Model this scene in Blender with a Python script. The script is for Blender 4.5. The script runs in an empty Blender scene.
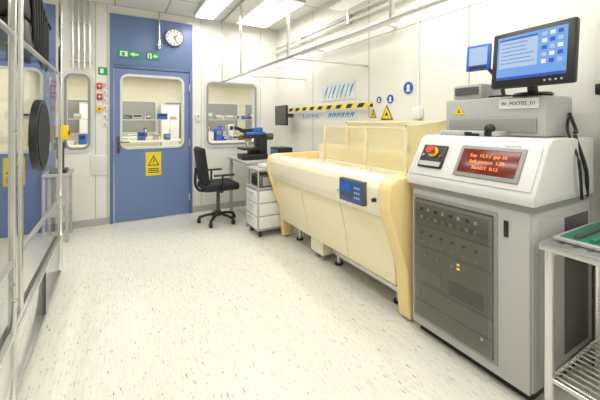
import bpy, bmesh, math, random
from mathutils import Vector, Matrix
random.seed(4)
SC=bpy.context.scene
try: SC.view_settings.view_transform='Standard'
except Exception: pass

# ---------------------------------------------------------------- materials
def mat(name,col,rough=.5,metal=0,var=.03,scale=6,emit=0,emc=None,coat=0,sss=0):
    m=bpy.data.materials.new(name); m.use_nodes=True
    nt=m.node_tree; b=nt.nodes['Principled BSDF']
    b.inputs['Roughness'].default_value=rough; b.inputs['Metallic'].default_value=metal
    if coat: b.inputs['Coat Weight'].default_value=coat
    if sss:
        b.inputs['Subsurface Weight'].default_value=sss; b.inputs['Subsurface Radius'].default_value=(1,.7,.3); b.inputs['Subsurface Scale'].default_value=.05
    tc=nt.nodes.new('ShaderNodeTexCoord'); n=nt.nodes.new('ShaderNodeTexNoise')
    n.inputs['Scale'].default_value=scale; n.inputs['Detail'].default_value=3
    nt.links.new(tc.outputs['Object'],n.inputs['Vector'])
    r=nt.nodes.new('ShaderNodeMapRange'); r.inputs['To Min'].default_value=1-var; r.inputs['To Max'].default_value=1+var
    nt.links.new(n.outputs['Fac'],r.inputs['Value'])
    mx=nt.nodes.new('ShaderNodeVectorMath'); mx.operation='SCALE'; mx.inputs[0].default_value=col
    nt.links.new(r.outputs['Result'],mx.inputs['Scale']); nt.links.new(mx.outputs[0],b.inputs['Base Color'])
    if emit:
        b.inputs['Emission Color'].default_value=(*(emc or col),1); b.inputs['Emission Strength'].default_value=emit
    return m
def clearmat(name,tint=(.96,.98,.98),base=.04,rough=.02,gain=.8,milk=0,milkc=(.9,.8,.5)):
    m=bpy.data.materials.new(name); m.use_nodes=True; nt=m.node_tree; nt.nodes.clear()
    o=nt.nodes.new('ShaderNodeOutputMaterial'); mx=nt.nodes.new('ShaderNodeMixShader')
    t=nt.nodes.new('ShaderNodeBsdfTransparent'); t.inputs[0].default_value=(*tint,1)
    g=nt.nodes.new('ShaderNodeBsdfGlossy'); g.inputs['Roughness'].default_value=rough
    lw=nt.nodes.new('ShaderNodeLayerWeight'); pw=nt.nodes.new('ShaderNodeMath'); pw.operation='POWER'; pw.inputs[1].default_value=5
    nt.links.new(lw.outputs['Facing'],pw.inputs[0])
    ad=nt.nodes.new('ShaderNodeMath'); ad.operation='MULTIPLY_ADD'; ad.inputs[1].default_value=gain; ad.inputs[2].default_value=base
    nt.links.new(pw.outputs[0],ad.inputs[0]); nt.links.new(ad.outputs[0],mx.inputs[0])
    src=t.outputs[0]
    if milk:
        d=nt.nodes.new('ShaderNodeBsdfDiffuse'); d.inputs[0].default_value=(*milkc,1); tl=nt.nodes.new('ShaderNodeBsdfTranslucent'); tl.inputs[0].default_value=(*milkc,1)
        a=nt.nodes.new('ShaderNodeMixShader'); a.inputs[0].default_value=.5; nt.links.new(d.outputs[0],a.inputs[1]); nt.links.new(tl.outputs[0],a.inputs[2])
        c=nt.nodes.new('ShaderNodeMixShader'); c.inputs[0].default_value=milk; nt.links.new(t.outputs[0],c.inputs[1]); nt.links.new(a.outputs[0],c.inputs[2]); src=c.outputs[0]
    nt.links.new(src,mx.inputs[1]); nt.links.new(g.outputs[0],mx.inputs[2]); nt.links.new(mx.outputs[0],o.inputs[0])
    return m
WALL=mat('wall_white',(.82,.81,.75),.35,var=.01)
SEAM=mat('seam_grey',(.42,.42,.40),.6)
BLUE=mat('door_blue',(.15,.22,.42),.35,var=.02)
BLUED=mat('door_blue_dark',(.11,.17,.35),.4)
FRAMEW=mat('window_frame_light',(.66,.68,.68),.3)
ALU=mat('brushed_aluminium',(.72,.72,.70),.28,.9)
CHROME=mat('stainless',(.70,.70,.68),.16,1)
STEELT=mat('steel_table',(.55,.56,.56),.3,.85)
WHITE=mat('white_plastic',(.82,.82,.80),.35)
LGREY=mat('light_grey_paint',(.46,.46,.45),.4)
MGREY=mat('mid_grey',(.29,.29,.28),.45)
DGREY=mat('dark_grey',(.09,.09,.09),.45)
BLACK=mat('black_plastic',(.015,.015,.017),.4)
FABRIC=mat('black_fabric',(.02,.02,.024),.9)
CREAM=mat('cream_pp',(.89,.69,.34),.35,var=.02,sss=.4)
CREAML=mat('cream_light',(.89,.80,.54),.3,var=.02,sss=.3)
IVORY=mat('ivory',(.89,.84,.66),.3,sss=.3)
YEL=mat('sign_yellow',(.85,.62,.02),.5)
RED=mat('red_plastic',(.6,.03,.02),.4)
GREEN=mat('sign_green',(.01,.30,.12),.5,emit=.1,emc=(.01,.4,.15))
SBLUE=mat('sign_blue',(.02,.12,.55),.4)
CBLUE=mat('control_panel_blue',(.03,.10,.30),.3)
PBLUE=mat('poster_blue_ink',(.14,.32,.62),.5)
PAPER=mat('poster_paper',(.76,.80,.80),.5)
GLASS=clearmat('clear_glass')
ACRYL=clearmat('acrylic_sheet',(.97,.97,.95),.02,gain=.5)
AMBAC=clearmat('amber_acrylic',(.97,.92,.76),.05,milk=.35,milkc=(.92,.84,.58))
GLASSC=clearmat('cabinet_glass',(.92,.93,.93),.06,gain=.45)
LAMP=mat('lamp_diffuser',(1,1,.97),.5,emit=3.2,emc=(1,.98,.95))
ORLED=mat('orange_led',(.5,.06,.01),.4,emit=1.5,emc=(1,.30,.06))
AMB=mat('amber_led',(.8,.4,.02),.4,emit=1.2,emc=(1,.6,.1))
DISP=mat('display_dark',(.15,.018,.008),.2)
PANELG=mat('lower_panel_gloss',(.68,.68,.66),.14,.35,coat=.5)
PCB=mat('green_trays',(.03,.22,.12),.4)
INST=mat('instrument_grey',(.15,.155,.135),.4)
RACKL=mat('rack_lower_grey',(.19,.19,.18),.45)
MICB=mat('microscope_blue',(.05,.16,.50),.35)
YLAB=mat('far_lab_wall',(.66,.62,.48),.6)
LABF=mat('far_lab_floor',(.5,.47,.38),.5)
CEXT=mat('far_lab_cabinet',(.5,.5,.46),.5)

def floor_mat():
    m=bpy.data.materials.new('floor_vinyl'); m.use_nodes=True; nt=m.node_tree; b=nt.nodes['Principled BSDF']
    L=nt.links; N=nt.nodes.new
    tc=N('ShaderNodeTexCoord')
    def streak(scale,sx,sy,lo,hi,off=0):
        mp=N('ShaderNodeMapping'); mp.inputs['Scale'].default_value=(sx,sy,1); mp.inputs['Location'].default_value=(off,off,0)
        L.new(tc.outputs['Object'],mp.inputs[0])
        n=N('ShaderNodeTexNoise'); n.inputs['Scale'].default_value=scale; n.inputs['Detail'].default_value=2
        L.new(mp.outputs[0],n.inputs['Vector'])
        r=N('ShaderNodeMapRange'); r.inputs['From Min'].default_value=lo; r.inputs['From Max'].default_value=hi
        L.new(n.outputs['Fac'],r.inputs['Value']); return r
    a=streak(13,8,1.3,.665,.70); c=streak(6,11,1.0,.40,.75); d=streak(16,6,1.0,.63,.71,7)
    m1=N('ShaderNodeMix'); m1.data_type='RGBA'; m1.inputs['A'].default_value=(.80,.78,.70,1); m1.inputs['B'].default_value=(.71,.69,.615,1)
    L.new(c.outputs[0],m1.inputs['Factor'])
    m2=N('ShaderNodeMix'); m2.data_type='RGBA'; m2.inputs['B'].default_value=(.24,.23,.22,1)
    L.new(a.outputs[0],m2.inputs['Factor']); L.new(m1.outputs['Result'],m2.inputs['A'])
    m3=N('ShaderNodeMix'); m3.data_type='RGBA'; m3.inputs['B'].default_value=(.50,.48,.44,1)
    L.new(d.outputs[0],m3.inputs['Factor']); L.new(m2.outputs['Result'],m3.inputs['A'])
    L.new(m3.outputs['Result'],b.inputs['Base Color'])
    b.inputs['Roughness'].default_value=.32; b.inputs['Specular IOR Level'].default_value=.4
    return m
FLOOR=floor_mat()
def ceil_mat():
    m=bpy.data.materials.new('ceiling_tiles'); m.use_nodes=True; nt=m.node_tree; b=nt.nodes['Principled BSDF']
    tc=nt.nodes.new('ShaderNodeTexCoord'); br=nt.nodes.new('ShaderNodeTexBrick'); br.offset=0
    for k,v in (('Color1',(.80,.79,.76,1)),('Color2',(.77,.76,.73,1)),('Mortar',(.42,.42,.40,1))): br.inputs[k].default_value=v
    br.inputs['Scale'].default_value=1; br.inputs['Mortar Size'].default_value=.012; br.inputs['Brick Width'].default_value=.62; br.inputs['Row Height'].default_value=.62
    nt.links.new(tc.outputs['Object'],br.inputs['Vector']); nt.links.new(br.outputs['Color'],b.inputs['Base Color']); b.inputs['Roughness'].default_value=.5
    return m
CEIL=ceil_mat()
def stripe_mat():
    m=bpy.data.materials.new('hazard_stripes'); m.use_nodes=True; nt=m.node_tree; b=nt.nodes['Principled BSDF']
    tc=nt.nodes.new('ShaderNodeTexCoord'); sp=nt.nodes.new('ShaderNodeSeparateXYZ'); nt.links.new(tc.outputs['Object'],sp.inputs[0])
    ad=nt.nodes.new('ShaderNodeMath'); ad.operation='ADD'; nt.links.new(sp.outputs['Y'],ad.inputs[0]); nt.links.new(sp.outputs['Z'],ad.inputs[1])
    ml=nt.nodes.new('ShaderNodeMath'); ml.operation='MULTIPLY'; ml.inputs[1].default_value=5; nt.links.new(ad.outputs[0],ml.inputs[0])
    fr=nt.nodes.new('ShaderNodeMath'); fr.operation='FRACT'; nt.links.new(ml.outputs[0],fr.inputs[0])
    gt=nt.nodes.new('ShaderNodeMath'); gt.operation='GREATER_THAN'; gt.inputs[1].default_value=.5; nt.links.new(fr.outputs[0],gt.inputs[0])
    mx=nt.nodes.new('ShaderNodeMix'); mx.data_type='RGBA'; mx.inputs['A'].default_value=(.02,.02,.02,1); mx.inputs['B'].default_value=(.9,.68,.03,1)
    nt.links.new(gt.outputs[0],mx.inputs['Factor']); nt.links.new(mx.outputs['Result'],b.inputs['Base Color']); return m
HAZ=stripe_mat()

# ---------------------------------------------------------------- builder
def frame(o,right,up):
    r=Vector(right).normalized(); u=Vector(up); u=(u-r*u.dot(r)).normalized(); n=r.cross(u)
    return Matrix(((r.x,u.x,n.x,o[0]),(r.y,u.y,n.y,o[1]),(r.z,u.z,n.z,o[2]),(0,0,0,1)))
I4=Matrix.Identity(4)
class B:
    def __init__(s,name): s.name=name; s.bm=bmesh.new(); s.mats=[]; s.texts=[]
    def mi(s,m):
        if m not in s.mats: s.mats.append(m)
        return s.mats.index(m)
    def _merge(s,t,m,smooth=False):
        i=s.mi(m)
        for f in t.faces: f.material_index=i; f.smooth=smooth
        me=bpy.data.meshes.new('t'); t.to_mesh(me); t.free(); s.bm.from_mesh(me); bpy.data.meshes.remove(me)
    def box(s,a,b,m,bev=0,M=I4,seg=2):
        t=bmesh.new(); bmesh.ops.create_cube(t,size=1)
        a=Vector(a); b=Vector(b); c=(a+b)/2; d=b-a
        for v in t.verts: v.co=Vector((c.x+v.co.x*d.x,c.y+v.co.y*d.y,c.z+v.co.z*d.z))
        if bev: bmesh.ops.bevel(t,geom=t.edges[:],offset=min(bev,.45*min(abs(x) for x in d)),segments=seg,affect='EDGES',profile=.5)
        bmesh.ops.transform(t,matrix=M,verts=t.verts[:])
        bmesh.ops.recalc_face_normals(t,faces=t.faces[:]); s._merge(t,m); return s
    def quad(s,P,m):
        t=bmesh.new(); t.faces.new([t.verts.new(p) for p in P]); s._merge(t,m); return s
    def cyl(s,p,q,r,m,r2=None,n=20,M=I4,caps=True):
        p=Vector(p); q=Vector(q); d=q-p; t=bmesh.new()
        bmesh.ops.create_cone(t,cap_ends=caps,segments=n,radius1=r,radius2=r if r2 is None else r2,depth=d.length)
        R=d.to_track_quat('Z','Y').to_matrix().to_4x4()
        bmesh.ops.transform(t,matrix=M@Matrix.Translation((p+q)/2)@R,verts=t.verts[:]); i=s.mi(m)
        s._merge(t,m,True)
        return s
    def sph(s,c,r,m,sc=(1,1,1),M=I4):
        t=bmesh.new(); bmesh.ops.create_uvsphere(t,u_segments=20,v_segments=12,radius=r)
        bmesh.ops.transform(t,matrix=M@Matrix.Translation(c)@Matrix.Diagonal((*sc,1)),verts=t.verts[:]); s._merge(t,m,True); return s
    def tube(s,pts,r,m,n=10,sub=4):
        P=[Vector(p) for p in pts]
        if sub>1 and len(P)>2:
            Q=[]; E=[P[0]]+P+[P[-1]]
            for i in range(1,len(E)-2):
                for k in range(sub):
                    t=k/sub; a,b,c,d=E[i-1:i+3]
                    Q.append(.5*((2*b)+(c-a)*t+(2*a-5*b+4*c-d)*t*t+(3*b-3*c+d-a)*t**3))
            Q.append(P[-1]); P=Q
        t=bmesh.new(); rings=[]; up=Vector((.31,.27,.91))
        for i,p in enumerate(P):
            d=(P[min(i+1,len(P)-1)]-P[max(i-1,0)]).normalized(); a=d.cross(up).normalized(); b=d.cross(a)
            rings.append([t.verts.new(p+r*(math.cos(2*math.pi*k/n)*a+math.sin(2*math.pi*k/n)*b)) for k in range(n)])
        for A,C in zip(rings,rings[1:]):
            for k in range(n): t.faces.new((A[k],A[(k+1)%n],C[(k+1)%n],C[k]))
        t.faces.new(rings[0][::-1]); t.faces.new(rings[-1]); bmesh.ops.recalc_face_normals(t,faces=t.faces[:]); s._merge(t,m,True); return s
    def prism(s,pts,axis,a,b,m,bev=0,M=I4,seg=2):
        def P(p,h): return {'x':(h,p[0],p[1]),'y':(p[0],h,p[1]),'z':(p[0],p[1],h)}[axis]
        t=bmesh.new(); A=[t.verts.new(P(p,a)) for p in pts]; C=[t.verts.new(P(p,b)) for p in pts]; n=len(pts)
        t.faces.new(A); t.faces.new(C[::-1])
        for i in range(n): t.faces.new((A[i],C[i],C[(i+1)%n],A[(i+1)%n]))
        bmesh.ops.recalc_face_normals(t,faces=t.faces[:])
        if bev: bmesh.ops.bevel(t,geom=t.edges[:],offset=bev,segments=seg,affect='EDGES',profile=.5)
        bmesh.ops.transform(t,matrix=M,verts=t.verts[:]); s._merge(t,m); return s
    def holed(s,x0,z0,x1,z1,hx0,hz0,hx1,hz1,r,ya,yb,m,orad=0,M=I4):
        def rr(x0,z0,x1,z1,r,n=6):
            o=[]
            for cx,cz,a0 in((x1-r,z1-r,0),(x0+r,z1-r,90),(x0+r,z0+r,180),(x1-r,z0+r,270)):
                for k in range(n+1):
                    a=math.radians(a0+90*k/n); o.append((cx+r*math.cos(a),cz+r*math.sin(a)))
            return o
        i=rr(hx0,hz0,hx1,hz1,r); o=rr(x0,z0,x1,z1,max(orad,1e-4)); t=bmesh.new(); n=len(i)
        V=lambda L,y:[t.verts.new((p[0],y,p[1])) for p in L]
        ia,ib,oa,ob=V(i,ya),V(i,yb),V(o,ya),V(o,yb)
        for k in range(n):
            j=(k+1)%n
            for q in((oa[k],oa[j],ia[j],ia[k]),(ob[j],ob[k],ib[k],ib[j]),(ia[k],ia[j],ib[j],ib[k]),(oa[j],oa[k],ob[k],ob[j])): t.faces.new(q)
        bmesh.ops.recalc_face_normals(t,faces=t.faces[:]); bmesh.ops.transform(t,matrix=M,verts=t.verts[:]); s._merge(t,m); return s
    def text(s,txt,M,size,m): s.texts.append((txt,M,size,m)); return s
    def scale(s,c,k):
        bmesh.ops.transform(s.bm,matrix=Matrix.Translation(c)@Matrix.Scale(k,4)@Matrix.Translation(-Vector(c)),verts=s.bm.verts[:]); return s
    def done(s):
        me=bpy.data.meshes.new(s.name); s.bm.to_mesh(me); s.bm.free()
        for m in s.mats: me.materials.append(m)
        try: me.set_sharp_from_angle(angle=math.radians(40))
        except Exception: pass
        o=bpy.data.objects.new(s.name,me); SC.collection.objects.link(o)
        for k,(txt,M,size,m) in enumerate(s.texts):
            c=bpy.data.curves.new('label_text','FONT'); c.body=txt; c.size=size; c.extrude=.0004; c.align_x='CENTER'; c.align_y='CENTER'; c.materials.append(m)
            t=bpy.data.objects.new('label_text',c); t.matrix_world=M; SC.collection.objects.link(t); t.parent=o
        return o

H=2.90; RX=2.40; LX=-2.0; BY=5.0; FY=-1.4; FB=12.5
# ---------------------------------------------------------------- room shell
B('floor').box((LX-.1,FY-.1,-.1),(RX+.1,FB+.1,0),FLOOR).done()
B('ceiling').box((LX-.1,FY-.1,H),(RX+.1,BY+.12,H+.1),CEIL).done()
def wall_holes(x0,x1,holes,seams):
    xs=sorted({x0,x1,*[h[0] for h in holes],*[h[1] for h in holes]})
    for a,c in zip(xs,xs[1:]):
        hs=[h for h in holes if h[0]<=a and h[1]>=c]
        b=B('wall_back')
        if not hs: b.box((a,BY,0),(c,BY+.12,H),WALL)
        else:
            h=hs[0]
            if h[2]>0:
                b.box((a,BY,0),(c,BY+.12,h[2]),WALL); b.done(); b=B('wall_back')
            b.box((a,BY,h[3]),(c,BY+.12,H),WALL)
        for x in seams:
            if a<x<c: b.box((x-.004,BY-.002,0),(x+.004,BY+.001,H),SEAM)
        b.done()
DW=[(-.06,1.0,0,2.12),(-1.60,-.64,0,2.12)]
WN=[(1.20,2.02,.99,1.97),(-.56,-.27,.99,1.97)]
wall_holes(LX,RX,DW+WN,(1.13,2.09,-.09,-.22,-.60))
w=B('wall_right').box((RX,FY-.1,0),(RX+.1,BY+.12,H),WALL)
for y in(.2,1.55,2.7,3.85): w.box((RX-.002,y-.004,0),(RX,y+.004,H),SEAM)
w.box((RX-.002,FY,2.25),(RX,BY,2.258),SEAM)
w.done()
B('wall_left').box((LX-.1,FY-.1,0),(LX,BY+.12,H),WALL).done()
B('wall_front').box((LX,FY-.1,0),(RX,FY,H),WALL).done()
B('baseboard_back').box((1.0,BY-.012,0),(RX,BY,.09),LGREY).box((-.64,BY-.012,0),(-.06,BY,.09),LGREY).done()
B('baseboard_right').box((RX-.012,FY,0),(RX,BY-.012,.09),LGREY).done()
b=B('trim_1').box((-.06,BY-.02,2.12),(1.0,BY,2.80),BLUE,.004); b.box((-.06,BY-.022,2.795),(1.0,BY,2.81),ALU); b.done()
B('trim_2').box((-1.60,BY-.02,2.12),(-.64,BY,2.80),BLUE,.004).done()

def door(name,x0,x1,hs,sx=None):
    b=B(name); y=BY; e=.002
    b.box((x0+e,y-.03,0),(x0+.045,y+.1,2.118),BLUED,.005); b.box((x1-.045,y-.03,0),(x1-e,y+.1,2.118),BLUED,.005); b.box((x0+.045,y-.03,2.075),(x1-.045,y+.1,2.118),BLUED,.005)
    a=x0+.05; c=x1-.05; hx0=a+.08; hx1=c-.08; z0=.99; z1=1.99
    b.holed(a,.01,c,2.07,hx0,z0,hx1,z1,.09,y-.018,y+.035,BLUE)
    b.holed(hx0-.012,z0-.012,hx1+.012,z1+.012,hx0+.018,z0+.018,hx1-.018,z1-.018,.07,y-.028,y+.045,FRAMEW,.1)
    b.quad([(hx0+.005,y+.01,z0+.005),(hx1-.005,y+.01,z0+.005),(hx1-.005,y+.01,z1-.005),(hx0+.005,y+.01,z1-.005)],GLASS)
    hx=a+.05 if hs<0 else c-.05
    b.box((hx-.02,y-.026,.93),(hx+.02,y-.018,1.16),DGREY,.003); b.cyl((hx,y-.026,1.08),(hx,y-.07,1.08),.009,DGREY); b.tube([(hx,y-.07,1.08),(hx-hs*.06,y-.072,1.08),(hx-hs*.13,y-.068,1.08)],.009,DGREY)
    b.cyl((hx,y-.03,.98),(hx,y-.018,.98),.012,BLACK)
    for z in(.25,1.05,1.85):
        xx=c+.002 if hs<0 else a-.002
        b.cyl((xx,y-.036,z-.05),(xx,y-.036,z+.05),.009,ALU)
    sx=(a+c)/2 if sx is None else sx
    b.box((sx-.10,y-.021,.60),(sx+.10,y-.018,.93),YEL)
    b.prism([(sx-.075,.74),(sx+.075,.74),(sx,.885)],'y',y-.0225,y-.021,BLACK)
    b.prism([(sx-.055,.752),(sx+.055,.752),(sx,.860)],'y',y-.024,y-.0225,YEL)
    b.prism([(sx-.010,.80),(sx+.014,.845),(sx+.004,.81),(sx+.014,.81),(sx-.008,.762),(sx,.795)],'y',y-.0255,y-.024,BLACK)
    for z in(.69,.665,.64): b.box((sx-.07,y-.0225,z),(sx+.07,y-.021,z+.012),BLACK)
    b.done()
door('door_1',-.06,1.0,-1)
door('door_2',-1.60,-.64,-1,-1.03)
def window(name,x0,x1,z0,z1,orr=.1):
    b=B(name); y=BY
    b.holed(x0-.03,z0-.03,x1+.03,z1+.03,x0+.03,z0+.03,x1-.03,z1-.03,.07,y-.015,y-.001,FRAMEW,orr)
    b.holed(x0+.003,z0+.003,x1-.003,z1-.003,x0+.03,z0+.03,x1-.03,z1-.03,.07,y-.001,y+.12,FRAMEW,.0)
    b.holed(x0+.005,z0+.005,x1-.005,z1-.005,x0+.035,z0+.035,x1-.035,z1-.035,.065,y-.02,y-.012,MGREY,.09)
    b.quad([(x0+.02,y+.03,z0+.02),(x1-.02,y+.03,z0+.02),(x1-.02,y+.03,z1-.02),(x0+.02,y+.03,z1-.02)],GLASS); b.done()
window('window_1',1.20,2.02,.99,1.97); window('window_2',-.56,-.27,.99,1.97)

# ---------------------------------------------------------------- neighbouring lab seen through glazing
w=B('wall_neighbour_lab').box((LX,FB,0),(6.0,FB+.1,H),YLAB).box((LX-.1,BY+.12,0),(LX,FB+.1,H),YLAB).box((6.0,BY+.12,0),(6.1,FB+.1,H),YLAB)
for x in(-1.5,0,1.5,3.0,4.5):
    w.holed(x,.95,x+1.3,2.1,x+.06,1.0,x+1.24,2.05,.06,FB-.03,FB,FRAMEW,.05); w.box((x+.06,FB-.015,1.0),(x+1.24,FB-.01,2.05),MGREY)
w.done()
B('ceiling_neighbour_lab').box((LX,BY+.12,H),(6.0,FB+.1,H+.1),CEIL).done()
B('floor_neighbour_lab').box((RX+.1,BY+.12,-.1),(6.0,FB+.1,0),LABF).done()
def bench_far(x0,x1,y,hi=.30):
    b=B('lab_bench'); b.box((x0,y,.86),(x1,y+.6,.9),IVORY,.005)
    for x in(x0+.02,x1-.06):
        for yy in(y+.02,y+.54): b.box((x,yy,0),(x+.04,yy+.04,.86),ALU)
    for x in(x0+.02,x1-.05): b.box((x,y+.54,.9),(x+.03,y+.57,1.42),ALU)
    b.box((x0,y+.35,1.40),(x1,y+.6,1.42),ALU)
    for lev,h0 in((.9,hi),(1.42,.16)):
        x=x0+.06
        while x<x1-.3:
            ww=random.uniform(.07,.26); h=random.uniform(.06,h0); m=random.choice([INST,WHITE,DGREY,LGREY,WHITE,SBLUE,CREAM,WHITE]); yy=y+(.15 if lev<1 else .38)
            b.box((x,yy,lev),(x+ww,y+.56,lev+h),m,.008); b.box((x+.015,yy-.005,lev+h*.5),(x+ww-.02,yy,lev+h*.85),random.choice([BLACK,PAPER,MGREY])); x+=ww+random.uniform(.04,.2)
    b.done()
bench_far(-1.6,-.3,7.6); bench_far(0,1.6,8.6); bench_far(1.9,3.4,7.6); bench_far(-.6,1.2,10.6); bench_far(1.9,3.6,10.3,.5); bench_far(3.7,5.4,8.5)
for x,y in((-.95,11.9),(1.35,11.9),(2.0,11.9)):
    b=B('storage_cabinet'); b.box((x,y,0),(x+.6,y+.45,1.95),CEXT,.01); b.box((x+.02,y-.012,.05),(x+.295,y,1.9),WHITE,.004); b.box((x+.305,y-.012,.05),(x+.58,y,1.9),WHITE,.004); b.cyl((x+.27,y-.03,.9),(x+.27,y-.03,1.1),.008,CHROME); b.done()

# ---------------------------------------------------------------- ceiling lights
def area(x,y,z,sx,sy,e,col=(1,.98,.94)):
    l=bpy.data.lights.new('ceiling_lamp_light','AREA'); l.shape='RECTANGLE'; l.size=sx; l.size_y=sy; l.energy=e; l.color=col
    o=bpy.data.objects.new('ceiling_lamp_light',l); o.location=(x,y,z); SC.collection.objects.link(o); return o
def fixture(x,y,e=10.6,z=H,c=(1,.98,.94)):
    b=B('ceiling_light'); b.box((x-.15,y-.62,z-.05),(x+.15,y+.62,z-.002),ALU,.004); b.box((x-.125,y-.6,z-.058),(x+.125,y+.6,z-.049),LAMP); o=b.done()
    a=area(x,y,z-.065,.24,1.2,e,c); a.parent=o
for x,y in((.30,2.9),(1.12,4.15),(1.95,4.15),(.30,1.2),(1.12,1.5),(1.95,1.5),(-1.2,3.6),(-1.2,.8),(.6,-.6),(1.7,-.5)): fixture(x,y)
for x in(-1.2,.3,1.6,3.2,4.8):
    for y in(6.4,9.0,11.2): fixture(x,y,16,c=(1,.96,.86))

# ---------------------------------------------------------------- hanging clear curtain panels
b=B('ceiling_hung_splash_screen')
X=1.42; z=1.96
b.box((X-.012,.6,z-.012),(X+.012,4.95,z+.012),ALU,.004); b.box((X-.012,.6,H-.04),(X+.012,4.95,H-.002),ALU,.004)
for y in(4.9,4.05,2.72,1.4,.62): b.box((X-.012,y-.012,z),(X+.012,y+.012,H-.03),ALU,.003)
b.quad([(X,.62,z+.012),(X,4.93,z+.012),(X,4.93,H-.04),(X,.62,H-.04)],ACRYL)
for y in(4.05,2.72): b.box((X,y-.01,z-.01),(RX-.003,y+.01,z+.01),ALU,.003)
b.done()
b=B('wall_lamp')
b.box((2.15,2.1,2.27),(2.25,3.9,2.31),WHITE,.01); b.box((2.165,2.12,2.264),(2.235,3.88,2.271),WHITE)
for y in(2.3,3.6): b.box((2.2,y-.015,2.28),(RX-.003,y+.015,2.30),WHITE)
b.done()
b=B('wall_conduit')
for z,r in((2.52,.018),(2.60,.014)): b.cyl((RX-.04,.3,z),(RX-.04,4.96,z),r,WHITE)
b.cyl((RX-.03,2.02,1.45),(RX-.03,2.02,2.52),.010,WHITE)
for y in(.8,1.9,3.0,4.1): b.box((RX-.06,y-.015,2.49),(RX-.003,y+.015,2.63),ALU)
b.box((RX-.06,1.98,1.38),(RX-.003,2.06,1.48),WHITE,.006)
b.done()

# ---------------------------------------------------------------- wet bench
b=B('wet_bench')
y0,y1=1.52,3.46
end=[(1.71,.02),(1.68,.35),(1.55,.70),(1.525,.78),(1.52,.90),(1.54,.955),(1.60,.985),(2.36,.985),(2.36,.45),(1.95,.40),(1.83,.02)]
b.prism(end,'y',y0,y0+.11,CREAM,.018,seg=3); b.prism(end,'y',y1-.07,y1,CREAM,.015,seg=3)
ya,yb=y0+.11,y1-.07
fr=[(1.575,.70),(1.545,.78),(1.54,.90),(1.56,.95),(1.61,.97),(1.68,.97),(1.68,.93),(1.63,.93),(1.60,.90),(1.62,.72)]
b.prism(fr,'y',ya,yb,IVORY,.004)
b.prism([(1.60,.69),(1.67,.40),(1.685,.22),(1.72,.22),(1.71,.42),(1.64,.70)],'y',ya,yb,CREAML,.003)
for y in(2.15,2.8): b.prism([(1.596,.69),(1.668,.40),(1.683,.23),(1.70,.23),(1.69,.42),(1.62,.70)],'y',y-.002,y+.002,CREAM)
b.box((1.60,ya,.69),(1.66,yb,.702),CREAM)
b.box((1.68,ya,.885),(2.34,yb,.905),IVORY,.004)
for a,c in((1.75,2.2),(2.35,2.75),(2.9,3.3)):
    b.box((1.80,a,.905),(1.98,c,.912),IVORY); b.box((1.78,a-.02,.905),(1.80,c+.02,.93),WHITE,.004); b.box((1.8,a-.02,.905),(1.98,a,.93),WHITE,.004); b.box((1.8,c,.905),(1.98,c+.02,.93),WHITE,.004)
b.box((2.2,ya,.905),(2.36,yb,1.08),IVORY,.006); b.box((2.34,y0+.02,1.08),(2.36,3.0,1.34),IVORY,.006)
b.box((2.305,y0+.02,1.08),(2.325,y0+.05,1.36),CREAML,.004); b.box((2.305,2.97,1.08),(2.325,3.0,1.36),CREAML,.004); b.box((2.305,y0+.02,1.335),(2.325,3.0,1.36),CREAML,.004)
for y in(1.95,2.5):
    b.tube([(2.25,y,1.08),(2.25,y,1.22),(2.18,y,1.26),(2.10,y,1.22),(2.10,y,1.16)],.009,WHITE); b.cyl((2.25,y+.06,1.08),(2.25,y+.06,1.14),.018,SBLUE)
b.quad([(2.0,ya,.95),(2.0,2.98,.95),(2.02,2.98,1.30),(2.02,ya,1.30)],AMBAC); b.box((2.012,ya,1.296),(2.028,2.98,1.308),CREAML); b.box((1.994,ya,.94),(2.008,2.98,.952),CREAML)
for y in(ya,2.3,2.98): b.box((1.998,y-.006,.905),(2.022,y+.006,1.306),CREAML)
b.box((1.76,ya,.22),(2.34,yb,.885),CREAML)
M=frame((1.538,1.90,.84),(0,-1,0),(.0,0,.2))
b.box((-.14,-.085,-.01),(.14,.085,.028),DGREY,.006,M); b.box((-.13,-.075,.027),(.13,.075,.032),CBLUE,.002,M); b.box((-.11,.0,.032),(.0,.055,.034),SBLUE,0,M); b.box((-.11,-.05,.032),(.02,-.02,.034),DGREY,0,M)
for k in range(3):
    for j in range(3): b.box((.05+.022*k,-.045+.035*j,.032),(.062+.022*k,-.030+.035*j,.036),LGREY,0,M)
for k in range(2): b.cyl((-.19+.42*k,-.02,0),(-.19+.42*k,-.02,.022),.014,[WHITE,BLACK][k],M=M)
b.box((1.80,ya,.10),(1.83,2.55,.14),ALU,.004); b.cyl((1.78,ya,.19),(1.78,yb,.19),.018,STEELT)
for y in(1.75,2.5,3.25): b.cyl((1.85,y,0),(1.85,y,.24),.02,ALU); b.cyl((1.85,y,0),(1.85,y,.015),.04,BLACK)
b.box((1.73,2.60,.06),(1.95,2.82,.20),IVORY,.01); b.cyl((1.78,2.66,0),(1.78,2.66,.06),.025,MGREY); b.cyl((1.78,2.76,0),(1.78,2.76,.06),.025,MGREY)
b.quad([(1.72,1.57,.985),(2.30,1.57,.985),(2.30,1.57,1.36),(1.72,1.57,1.32)],AMBAC)
b.box((1.715,1.56,.98),(1.727,1.58,1.33),CREAML); b.prism([(1.715,1.32),(2.31,1.355),(2.31,1.37),(1.715,1.335)],'y',1.56,1.58,CREAML)
b.done()
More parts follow.
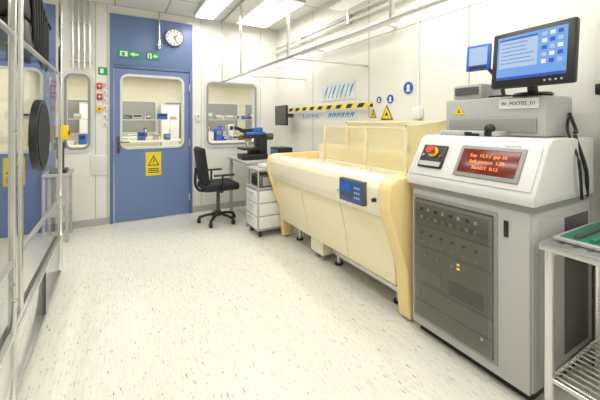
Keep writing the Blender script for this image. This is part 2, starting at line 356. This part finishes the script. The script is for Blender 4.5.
# wall mounted things
b=B('hazard_stripe_rail'); b.box((2.30,2.56,1.51),(2.33,4.40,1.555),HAZ)
for y in(2.7,3.5,4.2): b.box((2.33,y-.01,1.52),(RX-.003,y+.01,1.54),ALU)
b.done()
def poster(y0,y1,z0,z1,n,slant):
    b=B('process_diagram_poster'); b.box((RX-.007,y0,z0),(RX-.004,y1,z1),PAPER)
    k=0; y=y0+.04
    while y<y1-.06:
        h=(z1-z0)*.8; zc=(z0+z1)/2
        M=Matrix.Translation((0,y+.02,zc))@Matrix.Rotation(slant,4,'X')
        b.box((RX-.010,-.007,-h/2),(RX-.007,.007,h/2),PBLUE,0,M)
        if k%2==0: b.box((RX-.010,.012,-h/4),(RX-.007,.022,h/3),PBLUE,0,M)
        y+=(y1-y0)/n; k+=1
    b.done()
poster(2.93,3.62,1.62,1.84,8,.5); poster(2.90,3.52,1.39,1.48,14,.7); poster(3.66,4.15,1.40,1.48,8,-.6)
def tri_sign(y,z,s):
    b=B('warning_sign')
    for d,m,k in((0,BLACK,1),(.002,YEL,.82),(.004,BLACK,.25)):
        q=s*k; b.prism([(y-q*.5,z-q*.33),(y+q*.5,z-q*.33),(y,z+q*.54)],'x',RX-.006-d,RX-.004-d+.001,m)
    b.done()
def round_sign(y,z,r,m,name='mandatory_sign'):
    b=B(name); b.cyl((RX-.003,y,z),(RX-.005,y,z),r,WHITE,n=28); b.cyl((RX-.005,y,z),(RX-.007,y,z),r*.9,m,n=28); b.sph((RX-.007,y,z+.2*r),r*.3,WHITE,(.15,1,1)); b.prism([(y-r*.4,z-r*.55),(y+r*.4,z-r*.55),(y+r*.2,z-.05*r),(y-r*.2,z-.05*r)],'x',RX-.009,RX-.007,WHITE); b.done()
tri_sign(2.43,1.43,.17); round_sign(2.38,1.58,.05,SBLUE); round_sign(2.15,1.67,.065,SBLUE); round_sign(2.54,1.58,.04,SBLUE); tri_sign(2.63,1.43,.10)
b=B('wall_monitor'); M=frame((2.22,4.45,1.45),(0,-1,0),(0,0,1)); b.box((-.2,-.15,0),(.2,.15,.03),BLACK,.008,M); b.box((-.18,-.13,.03),(.18,.13,.032),DGREY,0,M); b.box((2.25,4.42,1.42),(RX-.003,4.48,1.48),DGREY); b.done()

# ---------------------------------------------------------------- mask aligner
b=B('mask_aligner_machine')
x0=1.70; ya,yb=.78,1.49
b.box((x0,ya,.06),(2.33,yb,.93),LGREY,.02); b.box((x0+.04,ya+.03,.0),(2.30,yb-.03,.06),BLACK)
b.box((x0-.012,ya+.01,.06),(x0+.01,yb-.01,.93),LGREY,.008)
M=frame((x0-.012,1.20,.50),(0,-1,0),(0,0,1))
b.box((-.265,-.39,0),(.265,.39,.006),MGREY,.003,M)
b.box((-.245,-.37,.005),(.245,.37,.010),DGREY,0,M)
b.box((-.245,.21,.010),(.245,.36,.018),INST,.002,M)
for r in range(2):
    for c in range(8):
        b.box((-.20+.05*c,.25+.05*r,.018),(-.182+.05*c,.268+.05*r,.022),[LGREY,BLACK,MGREY,LGREY][(c*2+r)%4],0,M)
b.box((-.245,-.16,.010),(.245,.205,.018),INST,.002,M); b.box((-.245,.075,.018),(.245,.079,.02),DGREY,0,M)
for c in range(6):
    b.cyl((-.19+.07*c,.16,.018),(-.19+.07*c,.16,.026),.007,BLACK,M=M); b.box((-.2+.07*c,.10,.018),(-.18+.07*c,.108,.021),MGREY,0,M)
for c in range(3): b.cyl((-.16+.09*c,.03,.018),(-.16+.09*c,.03,.026),.009,MGREY,M=M)
b.box((.05,.02,.018),(.065,.033,.022),AMB,0,M)
b.box((.05,.045,.018),(.065,.055,.022),AMB,0,M)
b.box((-.20,-.13,.018),(-.05,-.06,.024),RACKL,.002,M); b.box((.0,-.14,.018),(.2,-.06,.021),DGREY,0,M)
b.box((-.245,-.365,.010),(.245,-.165,.016),RACKL,.002,M); b.box((-.245,-.27,.016),(.245,-.266,.018),DGREY,0,M)
for c in range(2): b.cyl((-.2+.4*c,-.22,.016),(-.2+.4*c,-.22,.022),.008,MGREY,M=M)
b.box((-.235,-.35,.034),(.235,.35,.036),clearmat('rack_door_smoke',(.85,.85,.82),.04),0,M)
b.cyl((.2,-.28,.024),(.2,-.28,.032),.01,CHROME,M=M)
b.box((x0-.02,.885,.78),(x0-.01,.905,.86),BLACK,.002)
b.box((1.76,ya-.004,.12),(2.28,ya+.01,.88),LGREY,.003); b.box((2.0,ya-.008,.16),(2.27,ya,.86),DGREY,.002)
hd=[(1.655,.955),(1.655,1.0),(1.80,1.245),(1.84,1.265),(2.30,1.265),(2.30,.955)]
HEADW=mat('head_white',(.66,.66,.65),.35)
b.prism(hd,'y',.755,1.505,HEADW,.012)
b.box((1.68,.77,.925),(2.32,1.49,.96),MGREY,.004)
sd=(.145,0,.245); M=frame((1.7275,1.13,1.1225),(0,-1,0),sd)
b.box((-.355,-.12,0),(.355,.12,.008),HEADW,.004,M)
b.box((-.305,-.07,.006),(-.135,.085,.022),BLACK,.008,M); b.box((-.295,-.06,.022),(-.145,-.03,.024),LGREY,0,M)
b.cyl((-.22,.035,.022),(-.22,.035,.026),.034,YEL,M=M); b.cyl((-.22,.035,.026),(-.22,.035,.05),.013,RED,M=M); b.cyl((-.22,.035,.05),(-.22,.035,.066),.028,RED,.025,M=M)
b.cyl((-.28,.01,.02),(-.28,.01,.028),.008,LGREY,M=M); b.cyl((-.16,.01,.02),(-.16,.01,.028),.008,RED,M=M)
b.box((-.05,-.09,.006),(.295,.10,.018),MGREY,.008,M); b.box((-.03,-.068,.016),(.275,.078,.020),DISP,.002,M)
for k,t in enumerate(('Exp  12.5 s  gap 50','Soft contact  1.20','READY  0:12')): b.text(t,M@Matrix.Translation((.12,.038-.036*k,.021)),.026,ORLED)
b.text('MASK ALIGNER',M@Matrix.Translation((.22,.112,.009)),.012,MGREY)
b.box((2.0,.86,1.266),(2.33,1.47,1.50),LGREY,.02); b.box((1.99,.90,1.29),(2.005,1.43,1.37),MGREY,.004)
b.box((1.88,1.05,1.265),(2.02,1.42,1.295),LGREY,.008)
b.cyl((1.90,1.10,1.266),(1.90,1.10,1.295),.03,BLACK); b.sph((1.90,1.10,1.31),.03,BLACK); b.cyl((1.88,1.22,1.266),(1.88,1.22,1.29),.022,BLACK)
b.box((1.87,1.15,1.266),(1.93,1.20,1.282),BLACK,.004)
M=frame((1.998,1.0,1.455),(0,-1,0),(0,0,1)); b.box((-.10,-.028,0),(.11,.03,.004),WHITE,0,M); b.text('W_MXT05_01',M@Matrix.Translation((.005,0,.005)),.030,BLACK)
M=frame((1.998,1.36,1.425),(0,-1,0),(0,0,1)); b.prism([(-.035,-.025),(.035,-.025),(0,.035)],'z',0,.004,YEL,0,M); b.prism([(-.008,-.015),(.008,-.015),(0,.015)],'z',.004,.005,BLACK,0,M)
b.tube([(2.25,.85,1.4),(2.2,.80,1.3),(2.1,.77,1.28),(2.15,.74,1.1),(2.22,.76,.95)],.009,BLACK)
b.tube([(2.3,.87,1.4),(2.2,.84,1.32),(2.12,.80,1.27),(2.05,.735,1.15),(2.1,.74,.95)],.007,BLACK)
b.done()
b=B('computer_monitor')
M=frame((1.93,.90,1.70),(-.06,-1,0),(.10,0,1))
b.box((-.205,-.16,-.03),(.205,.16,.012),BLACK,.012,M); b.box((-.12,-.11,-.055),(.12,.11,-.03),BLACK,.01,M)
SCR=mat('screen_blue',(.05,.10,.2),.2,emit=.75,emc=(.16,.36,.80)); SCW=mat('screen_window',(.1,.12,.15),.2,emit=.75,emc=(.42,.60,.85)); SCT=mat('screen_title',(.02,.04,.2),.2,emit=.6,emc=(.04,.10,.5))
b.box((-.172,-.115,.012),(.172,.13,.0135),SCR,0,M); b.box((-.16,-.05,.0135),(.04,.115,.0145),SCW,0,M); b.box((-.16,.105,.0145),(.04,.115,.015),SCT,0,M)
for k in range(6): b.box((-.15,.085-.022*k,.0145),(-.15+random.uniform(.08,.18),.088-.022*k,.015),SCT,0,M)
for i in range(3):
    for j in range(5): b.box((.06+.036*i,.095-.036*j,.0135),(.082+.036*i,.115-.036*j,.0145),[SCW,WHITE,SCT][(i+j)%3],0,M)
b.box((-.172,-.115,.0135),(.172,-.10,.0145),SCT,0,M)
for k in range(4): b.cyl((.08+.025*k,-.138,.012),(.08+.025*k,-.138,.015),.005,LGREY,M=M)
b.cyl((2.02,.93,1.51),(1.98,.92,1.62),.025,BLACK); b.cyl((2.06,.95,1.502),(2.06,.95,1.515),.10,BLACK,.09)
b.done()
b=B('handheld_tester'); M=frame((2.02,1.24,1.76),(0.15,-1,0),(.12,0,1)); b.box((-.075,-.085,-.012),(.075,.085,.01),SBLUE,.012,M); b.box((-.055,-.05,.01),(.055,.065,.012),SCW,0,M); b.box((-.05,-.075,.01),(.05,-.06,.014),BLACK,0,M); b.tube([(2.04,1.24,1.75),(2.12,1.22,1.68),(2.14,1.17,1.60),(2.14,1.15,1.515)],.012,BLACK); b.box((2.04,1.08,1.502),(2.22,1.19,1.515),BLACK,.003); b.done()
b=B('instrument_control_box'); b.box((2.05,1.24,1.502),(2.3,1.44,1.60),LGREY,.01); b.box((2.04,1.26,1.53),(2.05,1.42,1.58),DGREY); b.done()

# ---------------------------------------------------------------- steel table right
b=B('stainless_steel_table')
tx0,tx1,ty0,ty1,tz=1.665,2.24,-.5,.745,.81
b.box((tx0,ty0,tz-.035),(tx1,ty1,tz),STEELT,.006)
for k in range(16):
    y=ty1-.06-.05*k; b.box((tx0+.05,y-.012,tz),(tx1-.05,y+.004,tz+.003),DGREY)
for x in(tx0+.03,tx1-.03):
    for y in(ty0+.03,ty1-.03): b.cyl((x,y,0),(x,y,tz-.03),.02,CHROME)
for x in(tx0+.03,tx1-.03): b.cyl((x,ty0+.03,.2),(x,ty1-.03,.2),.012,CHROME)
for k in range(12):
    x=tx0+.06+k*.043; b.cyl((x,ty0+.03,.205),(x,ty1-.03,.205),.006,CHROME,n=8)
b.cyl((tx0+.03,ty1-.03,.2),(tx1-.03,ty1-.03,.2),.012,CHROME); b.cyl((tx0+.03,ty1-.03,tz-.06),(tx1-.03,ty1-.03,tz-.06),.012,CHROME)
b.done()
b=B('circuit_board_tray'); b.box((1.74,.20,.814),(2.2,.72,.83),LGREY,.004); b.box((1.76,.22,.83),(2.18,.70,.833),PCB)
for k in range(8): b.box((1.77,.24+.056*k,.833),(2.17,.262+.056*k,.846),[PCB,DGREY][k%2]); b.box((1.85+.035*k,.27,.833),(1.87+.035*k,.285,.847),RED)
b.done()
b=B('gas_line_stand'); b.cyl((2.37,.74,0),(2.37,.74,1.95),.013,CHROME); b.cyl((2.36,.64,0),(2.36,.64,1.8),.012,CHROME); b.box((2.30,.62,1.5),(2.39,.755,1.56),BLACK,.006); b.box((2.28,.60,1.28),(2.39,.72,1.31),ALU); b.tube([(2.36,.74,1.7),(2.27,.70,1.6),(2.31,.68,1.4),(2.27,.70,1.2),(2.32,.66,1.0),(2.36,.68,.8)],.007,BLACK)
b.cyl((2.37,.74,0),(2.37,.74,.02),.03,BLACK); b.done()

# ---------------------------------------------------------------- microscope table, cart, chair
b=B('microscope_table'); b.box((1.46,3.95,.80),(2.36,4.75,.835),LGREY,.006)
for x in(1.50,2.32):
    for y in(4.00,4.70): b.box((x-.02,y-.02,0),(x+.02,y+.02,.80),LGREY,.003)
b.box((1.52,3.98,.12),(2.30,4.01,.16),LGREY); b.done()
b=B('microscope'); cx,cy,z=1.66,4.27,.836
b.prism([(cx-.16,cy-.14),(cx+.16,cy-.14),(cx+.20,cy+.14),(cx-.15,cy+.14)],'z',z,z+.07,BLACK,.01)
b.box((cx+.05,cy-.08,z+.05),(cx+.18,cy+.08,z+.30),BLACK,.015); b.box((cx-.12,cy-.08,z+.265),(cx+.18,cy+.09,z+.30),BLACK,.01); b.box((cx-.10,cy-.07,z+.30),(cx+.16,cy+.08,z+.345),MICB,.015)
b.box((cx-.15,cy-.13,z+.12),(cx+.07,cy+.13,z+.15),BLACK,.003); b.box((cx-.05,cy-.05,z+.05),(cx+.09,cy+.05,z+.13),BLACK,.01)
b.cyl((cx-.05,cy,z+.22),(cx-.05,cy,z+.27),.045,LGREY)
for k in range(3): b.cyl((cx-.05+.025*math.cos(k*2.1),cy+.025*math.sin(k*2.1),z+.22),(cx-.05+.035*math.cos(k*2.1),cy+.035*math.sin(k*2.1),z+.17),.012,CHROME)
b.box((cx-.15,cy-.06,z+.335),(cx-.02,cy+.06,z+.385),BLACK,.015)
for s in(-1,1): b.cyl((cx-.12,cy+s*.03,z+.36),(cx-.22,cy+s*.035,z+.40),.018,BLACK)
b.box((cx+.0,cy-.06,z+.34),(cx+.13,cy+.06,z+.40),MICB,.015); b.cyl((cx+.18,cy,z+.28),(cx+.28,cy,z+.28),.045,DGREY)
for s in(-1,1): b.cyl((cx+.1,cy+s*.06,z+.11),(cx+.1,cy+s*.11,z+.11),.03,BLACK)
b.scale((1.66,4.27,.836),1.1)
b.done()
b=B('microscope_power_supply'); b.box((2.02,4.15,.837),(2.24,4.45,.98),BLACK,.01); b.box((2.01,4.18,.87),(2.02,4.42,.95),MICB,.002); b.done()

b=B('instrument_cart')
cx0,cx1,cy0,cy1=1.43,1.89,3.50,3.86
for x in(cx0+.05,cx1-.05):
    for y in(cy0+.05,cy1-.05): b.cyl((x-.012,y,.035),(x+.012,y,.035),.035,BLACK); b.cyl((x,y,.04),(x,y,.09),.01,CHROME)
b.box((cx0,cy0,.08),(cx1,cy1,.56),LGREY,.012)
for z in(.11,.26,.41):
    b.box((cx0-.012,cy0+.015,z),(cx0,cy1-.015,z+.135),WHITE,.005); b.box((cx0-.03,cy0+.09,z+.10),(cx0-.012,cy1-.09,z+.11),ALU)
    b.box((cx0+.02,cy0-.008,z),(cx1-.02,cy0,z+.135),WHITE,.003)
b.box((cx0-.01,cy0-.01,.56),(cx1+.01,cy1+.01,.58),LGREY,.004)
for x in(cx0+.015,cx1-.015):
    for y in(cy0+.015,cy1-.015): b.cyl((x,y,.58),(x,y,.80),.01,CHROME)
b.box((cx0-.01,cy0-.01,.78),(cx1+.01,cy1+.01,.80),LGREY,.004)
b.box((cx0+.04,cy0+.03,.58),(cx1-.08,cy1-.06,.72),INST,.006); b.box((cx0+.03,cy0+.06,.61),(cx0+.04,cy1-.09,.70),BLACK); b.box((cx0+.08,cy0+.02,.60),(cx1-.12,cy0+.03,.70),LGREY)
b.box((cx0+.10,cy0+.04,.80),(cx1-.12,cy1-.10,.84),WHITE,.01)
b.done()

b=B('office_chair'); cx,cy=1.21,4.36
for k in range(5):
    a=k*2*math.pi/5+.3; ex,ey=cx+.25*math.cos(a),cy+.25*math.sin(a)
    b.tube([(cx,cy,.12),(cx+.14*math.cos(a),cy+.14*math.sin(a),.105),(ex,ey,.075)],.018,BLACK); b.cyl((ex-.02,ey,.03),(ex+.02,ey,.03),.03,BLACK); b.cyl((ex,ey,.03),(ex,ey,.08),.01,BLACK)
b.cyl((cx,cy,.09),(cx,cy,.16),.04,BLACK); b.cyl((cx,cy,.14),(cx,cy,.44),.024,DGREY); b.box((cx-.12,cy-.1,.43),(cx+.12,cy+.1,.46),BLACK,.01)
b.box((cx-.23,cy-.235,.455),(cx+.23,cy+.235,.55),FABRIC,.035,seg=3)
M=frame((cx-.23,cy,.80),(0,1,0),(-.14,0,1)); b.box((-.21,-.25,-.03),(.21,.22,.045),FABRIC,.045,M,3)
b.tube([(cx-.1,cy,.44),(cx-.24,cy,.45),(cx-.30,cy,.55),(cx-.29,cy,.75)],.018,BLACK)
for s in(-1,1):
    b.tube([(cx-.02,cy+s*.12,.445),(cx-.02,cy+s*.27,.46),(cx-.02,cy+s*.28,.55),(cx-.02,cy+s*.28,.66)],.014,BLACK); b.box((cx-.13,cy+s*.28-.03,.66),(cx+.13,cy+s*.28+.03,.685),BLACK,.01)
b.done()

# ---------------------------------------------------------------- back wall fittings
b=B('wall_clock'); cx,z=.74,2.56; b.cyl((cx,BY-.022,z),(cx,BY-.065,z),.13,DGREY,n=40); b.cyl((cx,BY-.065,z),(cx,BY-.068,z),.115,WHITE,n=40)
for k in range(12):
    a=k*math.pi/6; b.box((-.004,-.012,0),(.004,.012,.003),BLACK,0,Matrix.Translation((cx+.095*math.sin(a),BY-.068,z+.095*math.cos(a)))@Matrix.Rotation(math.pi/2,4,'X')@Matrix.Rotation(-a,4,'Z'))
for a,l,ww in((.9,.055,.006),(2.7,.085,.004)): b.box((-ww,-.01,0),(ww,l,.004),BLACK,0,Matrix.Translation((cx,BY-.071,z))@Matrix.Rotation(math.pi/2,4,'X')@Matrix.Rotation(-a,4,'Z'))
b.done()
def exit_sign(x,z,w):
    b=B('exit_sign'); b.box((x-w/2,BY-.03,z-.05),(x+w/2,BY-.021,z+.05),GREEN,.002)
    b.box((x-w*.4,BY-.032,z-.035),(x-w*.08,BY-.03,z+.035),WHITE); b.box((x-w*.32,BY-.034,z-.03),(x-w*.2,BY-.032,z+.02),GREEN)
    b.prism([(x+.02*w,z),(x+w*.2,z+.03),(x+w*.2,z+.01),(x+w*.4,z+.01),(x+w*.4,z-.01),(x+w*.2,z-.01),(x+w*.2,z-.03)],'y',BY-.032,BY-.03,WHITE); b.done()
exit_sign(.17,2.27,.28); exit_sign(.46,2.27,.16)
b=B('sprinkler_pipe'); x=.54; b.cyl((x,BY-.06,2.42),(x,BY-.06,H),.012,CHROME); b.cyl((x,BY-.06,2.40),(x,BY-.06,2.50),.022,CHROME); b.cyl((x,BY-.022,2.66),(x,BY-.06,2.66),.012,CHROME); b.cyl((x-.04,BY-.06,2.43),(x+.04,BY-.06,2.43),.014,MGREY); b.sph((x,BY-.06,2.39),.03,CHROME); b.done()
b=B('wall_service_pipe')
for x in(-.46,-.40,-.34,-.28): b.cyl((x,BY-.04,2.03),(x,BY-.04,H-.001),.014,ALU)
for z in(2.12,2.6): b.box((-.49,BY-.05,z),(-.25,BY-.001,z+.02),ALU)
b.done()
b=B('emergency_switch_column')
b.box((-.19,BY-.012,1.97),(-.09,BY-.003,2.07),GREEN,.002); b.box((-.17,BY-.014,1.99),(-.13,BY-.012,2.05),WHITE)
for z,m in((1.82,RED),(1.68,RED),(1.52,YEL)):
    b.box((-.205,BY-.035,z-.04),(-.145,BY-.003,z+.04),m,.006); b.cyl((-.175,BY-.035,z),(-.175,BY-.045,z),.015,WHITE if m is not YEL else RED)
for z in(1.84,1.74,1.64,1.54,1.42,1.32): b.box((-.135,BY-.014,z-.035),(-.085,BY-.003,z+.035),WHITE,.004); b.box((-.12,BY-.02,z-.02),(-.10,BY-.014,z+.02),LGREY,.002)
b.done()
b=B('wall_vent'); b.box((-.27,BY-.02,.66),(-.09,BY-.003,.92),WHITE,.006)
for i in range(6):
    for j in range(7): b.cyl((-.245+.026*i,BY-.022,.69+.033*j),(-.245+.026*i,BY-.019,.69+.033*j),.006,MGREY,n=8)
b.done()
b=B('wall_vent'); b.box((1.03,BY-.02,.50),(1.12,BY-.003,.98),LGREY,.006)
for j in range(8): b.box((1.045,BY-.024,.55+.05*j),(1.11,BY-.02,.575+.05*j),MGREY)
b.done()
b=B('card_reader'); b.box((1.05,BY-.03,1.36),(1.11,BY-.003,1.48),WHITE,.006); b.box((1.065,BY-.033,1.42),(1.095,BY-.03,1.46),LGREY); b.done()

b=B('side_table'); b.box((-.70,4.45,.74),(-.44,4.88,.77),LGREY,.005)
for x in(-.68,-.47):
    for y in(4.48,4.84): b.box((x-.015,y-.015,0),(x+.015,y+.015,.74),LGREY,.003)
b.box((-.69,4.46,.3),(-.46,4.87,.32),LGREY); b.done()
b=B('bench_microscope'); b.box((-.64,4.5,.771),(-.48,4.75,.81),BLACK,.01); b.box((-.58,4.66,.81),(-.52,4.73,1.08),BLACK,.01); b.box((-.60,4.5,1.04),(-.50,4.72,1.12),BLACK,.015); b.cyl((-.55,4.56,.93),(-.55,4.56,1.05),.03,BLACK); b.cyl((-.55,4.52,1.1),(-.55,4.44,1.17),.02,BLACK); b.done()

# ---------------------------------------------------------------- left glazed equipment enclosure
b=B('glazed_equipment_enclosure')
X=-.40; xb=-1.15; y0,y1=.9,3.5; zt=2.75; zg=1.76
b.box((X-.06,y0,.05),(X-.02,y1,.36),PANELG,.004); b.box((xb,y0+.02,.0),(X-.08,y1-.02,.05),DGREY)
b.box((xb,y0,.34),(X-.02,y1,.36),ALU)
for y in(y0,1.98,y1):
    b.box((X-.03,y-.012,.04),(X,y+.012,zt),CHROME,.004)
for y in(2.75,): b.box((X-.022,y-.004,.04),(X-.004,y+.004,.36),DGREY)
for z in(.05,.36,.70,zg,zt): b.box((X-.028,y0,z-.008),(X-.002,y1,z+.008),ALU,.003)
b.quad([(X-.015,y0,.37),(X-.015,y1,.37),(X-.015,y1,zg),(X-.015,y0,zg)],GLASSC)
for y in(y0,y1): b.box((xb,y-.014,.04),(xb+.03,y+.014,zt),ALU,.003); b.box((xb,y-.012,zt-.02),(X,y+.012,zt),ALU); b.box((xb,y-.012,.05),(X-.03,y+.012,.08),ALU)
b.cyl((X+.03,1.90,.5),(X+.03,1.90,2.1),.01,CHROME)
for z in(.55,1.3,2.05): b.cyl((X,1.90,z),(X+.03,1.90,z),.008,CHROME)
b.cyl((X-.014,2.50,1.27),(X+.022,2.50,1.27),.215,BLACK,n=48); b.cyl((X+.022,2.50,1.27),(X+.026,2.50,1.27),.19,FABRIC,n=48)
# process head hung from the top frame inside
b.box((-.82,2.25,1.96),(-.44,3.00,2.20),BLACK,.02); b.box((-.70,2.45,1.82),(-.45,2.85,1.96),DGREY,.02); b.cyl((-.52,2.62,1.72),(-.52,2.62,1.84),.06,BLACK); b.cyl((-.54,2.95,1.82),(-.54,2.95,2.0),.05,BLACK); b.box((-.60,2.4,2.20),(-.46,2.66,2.55),BLACK,.01); b.box((-.60,2.85,2.20),(-.48,2.95,2.74),DGREY,.01); b.box((-.66,2.2,2.40),(-.44,3.0,2.56),BLACK,.01)
b.cyl((-.445,2.55,2.09),(-.43,2.55,2.09),.05,ALU); b.box((-.448,2.7,2.05),(-.44,2.9,2.13),LGREY)
for k in range(7): b.tube([(-.46-.02*k,2.30+.1*k,2.50),(-.43,2.40+.1*k,2.30-.04*k),(-.43,2.50+.08*k,2.05),(-.45,2.62+.07*k,1.85-.02*k),(-.53,2.75+.05*k,1.96)],.011,BLACK)
b.done()
b=B('yellow_switch_box'); b.box((-.398,3.36,1.20),(-.35,3.46,1.32),YEL,.006); b.cyl((-.35,3.41,1.26),(-.335,3.41,1.26),.02,RED); b.done()

# ---------------------------------------------------------------- world + camera
wd=bpy.data.worlds.new('world'); SC.world=wd; wd.use_nodes=True; wd.node_tree.nodes['Background'].inputs[0].default_value=(.9,.9,.88,1); wd.node_tree.nodes['Background'].inputs[1].default_value=.6
cam=bpy.data.cameras.new('camera'); co=bpy.data.objects.new('camera',cam); SC.collection.objects.link(co)
co.location=(0,0,1.35); co.rotation_euler=(math.radians(90),0,math.radians(-29.65)); cam.sensor_width=36; cam.lens=19.5; cam.shift_y=-.13; cam.clip_start=.02
SC.camera=co
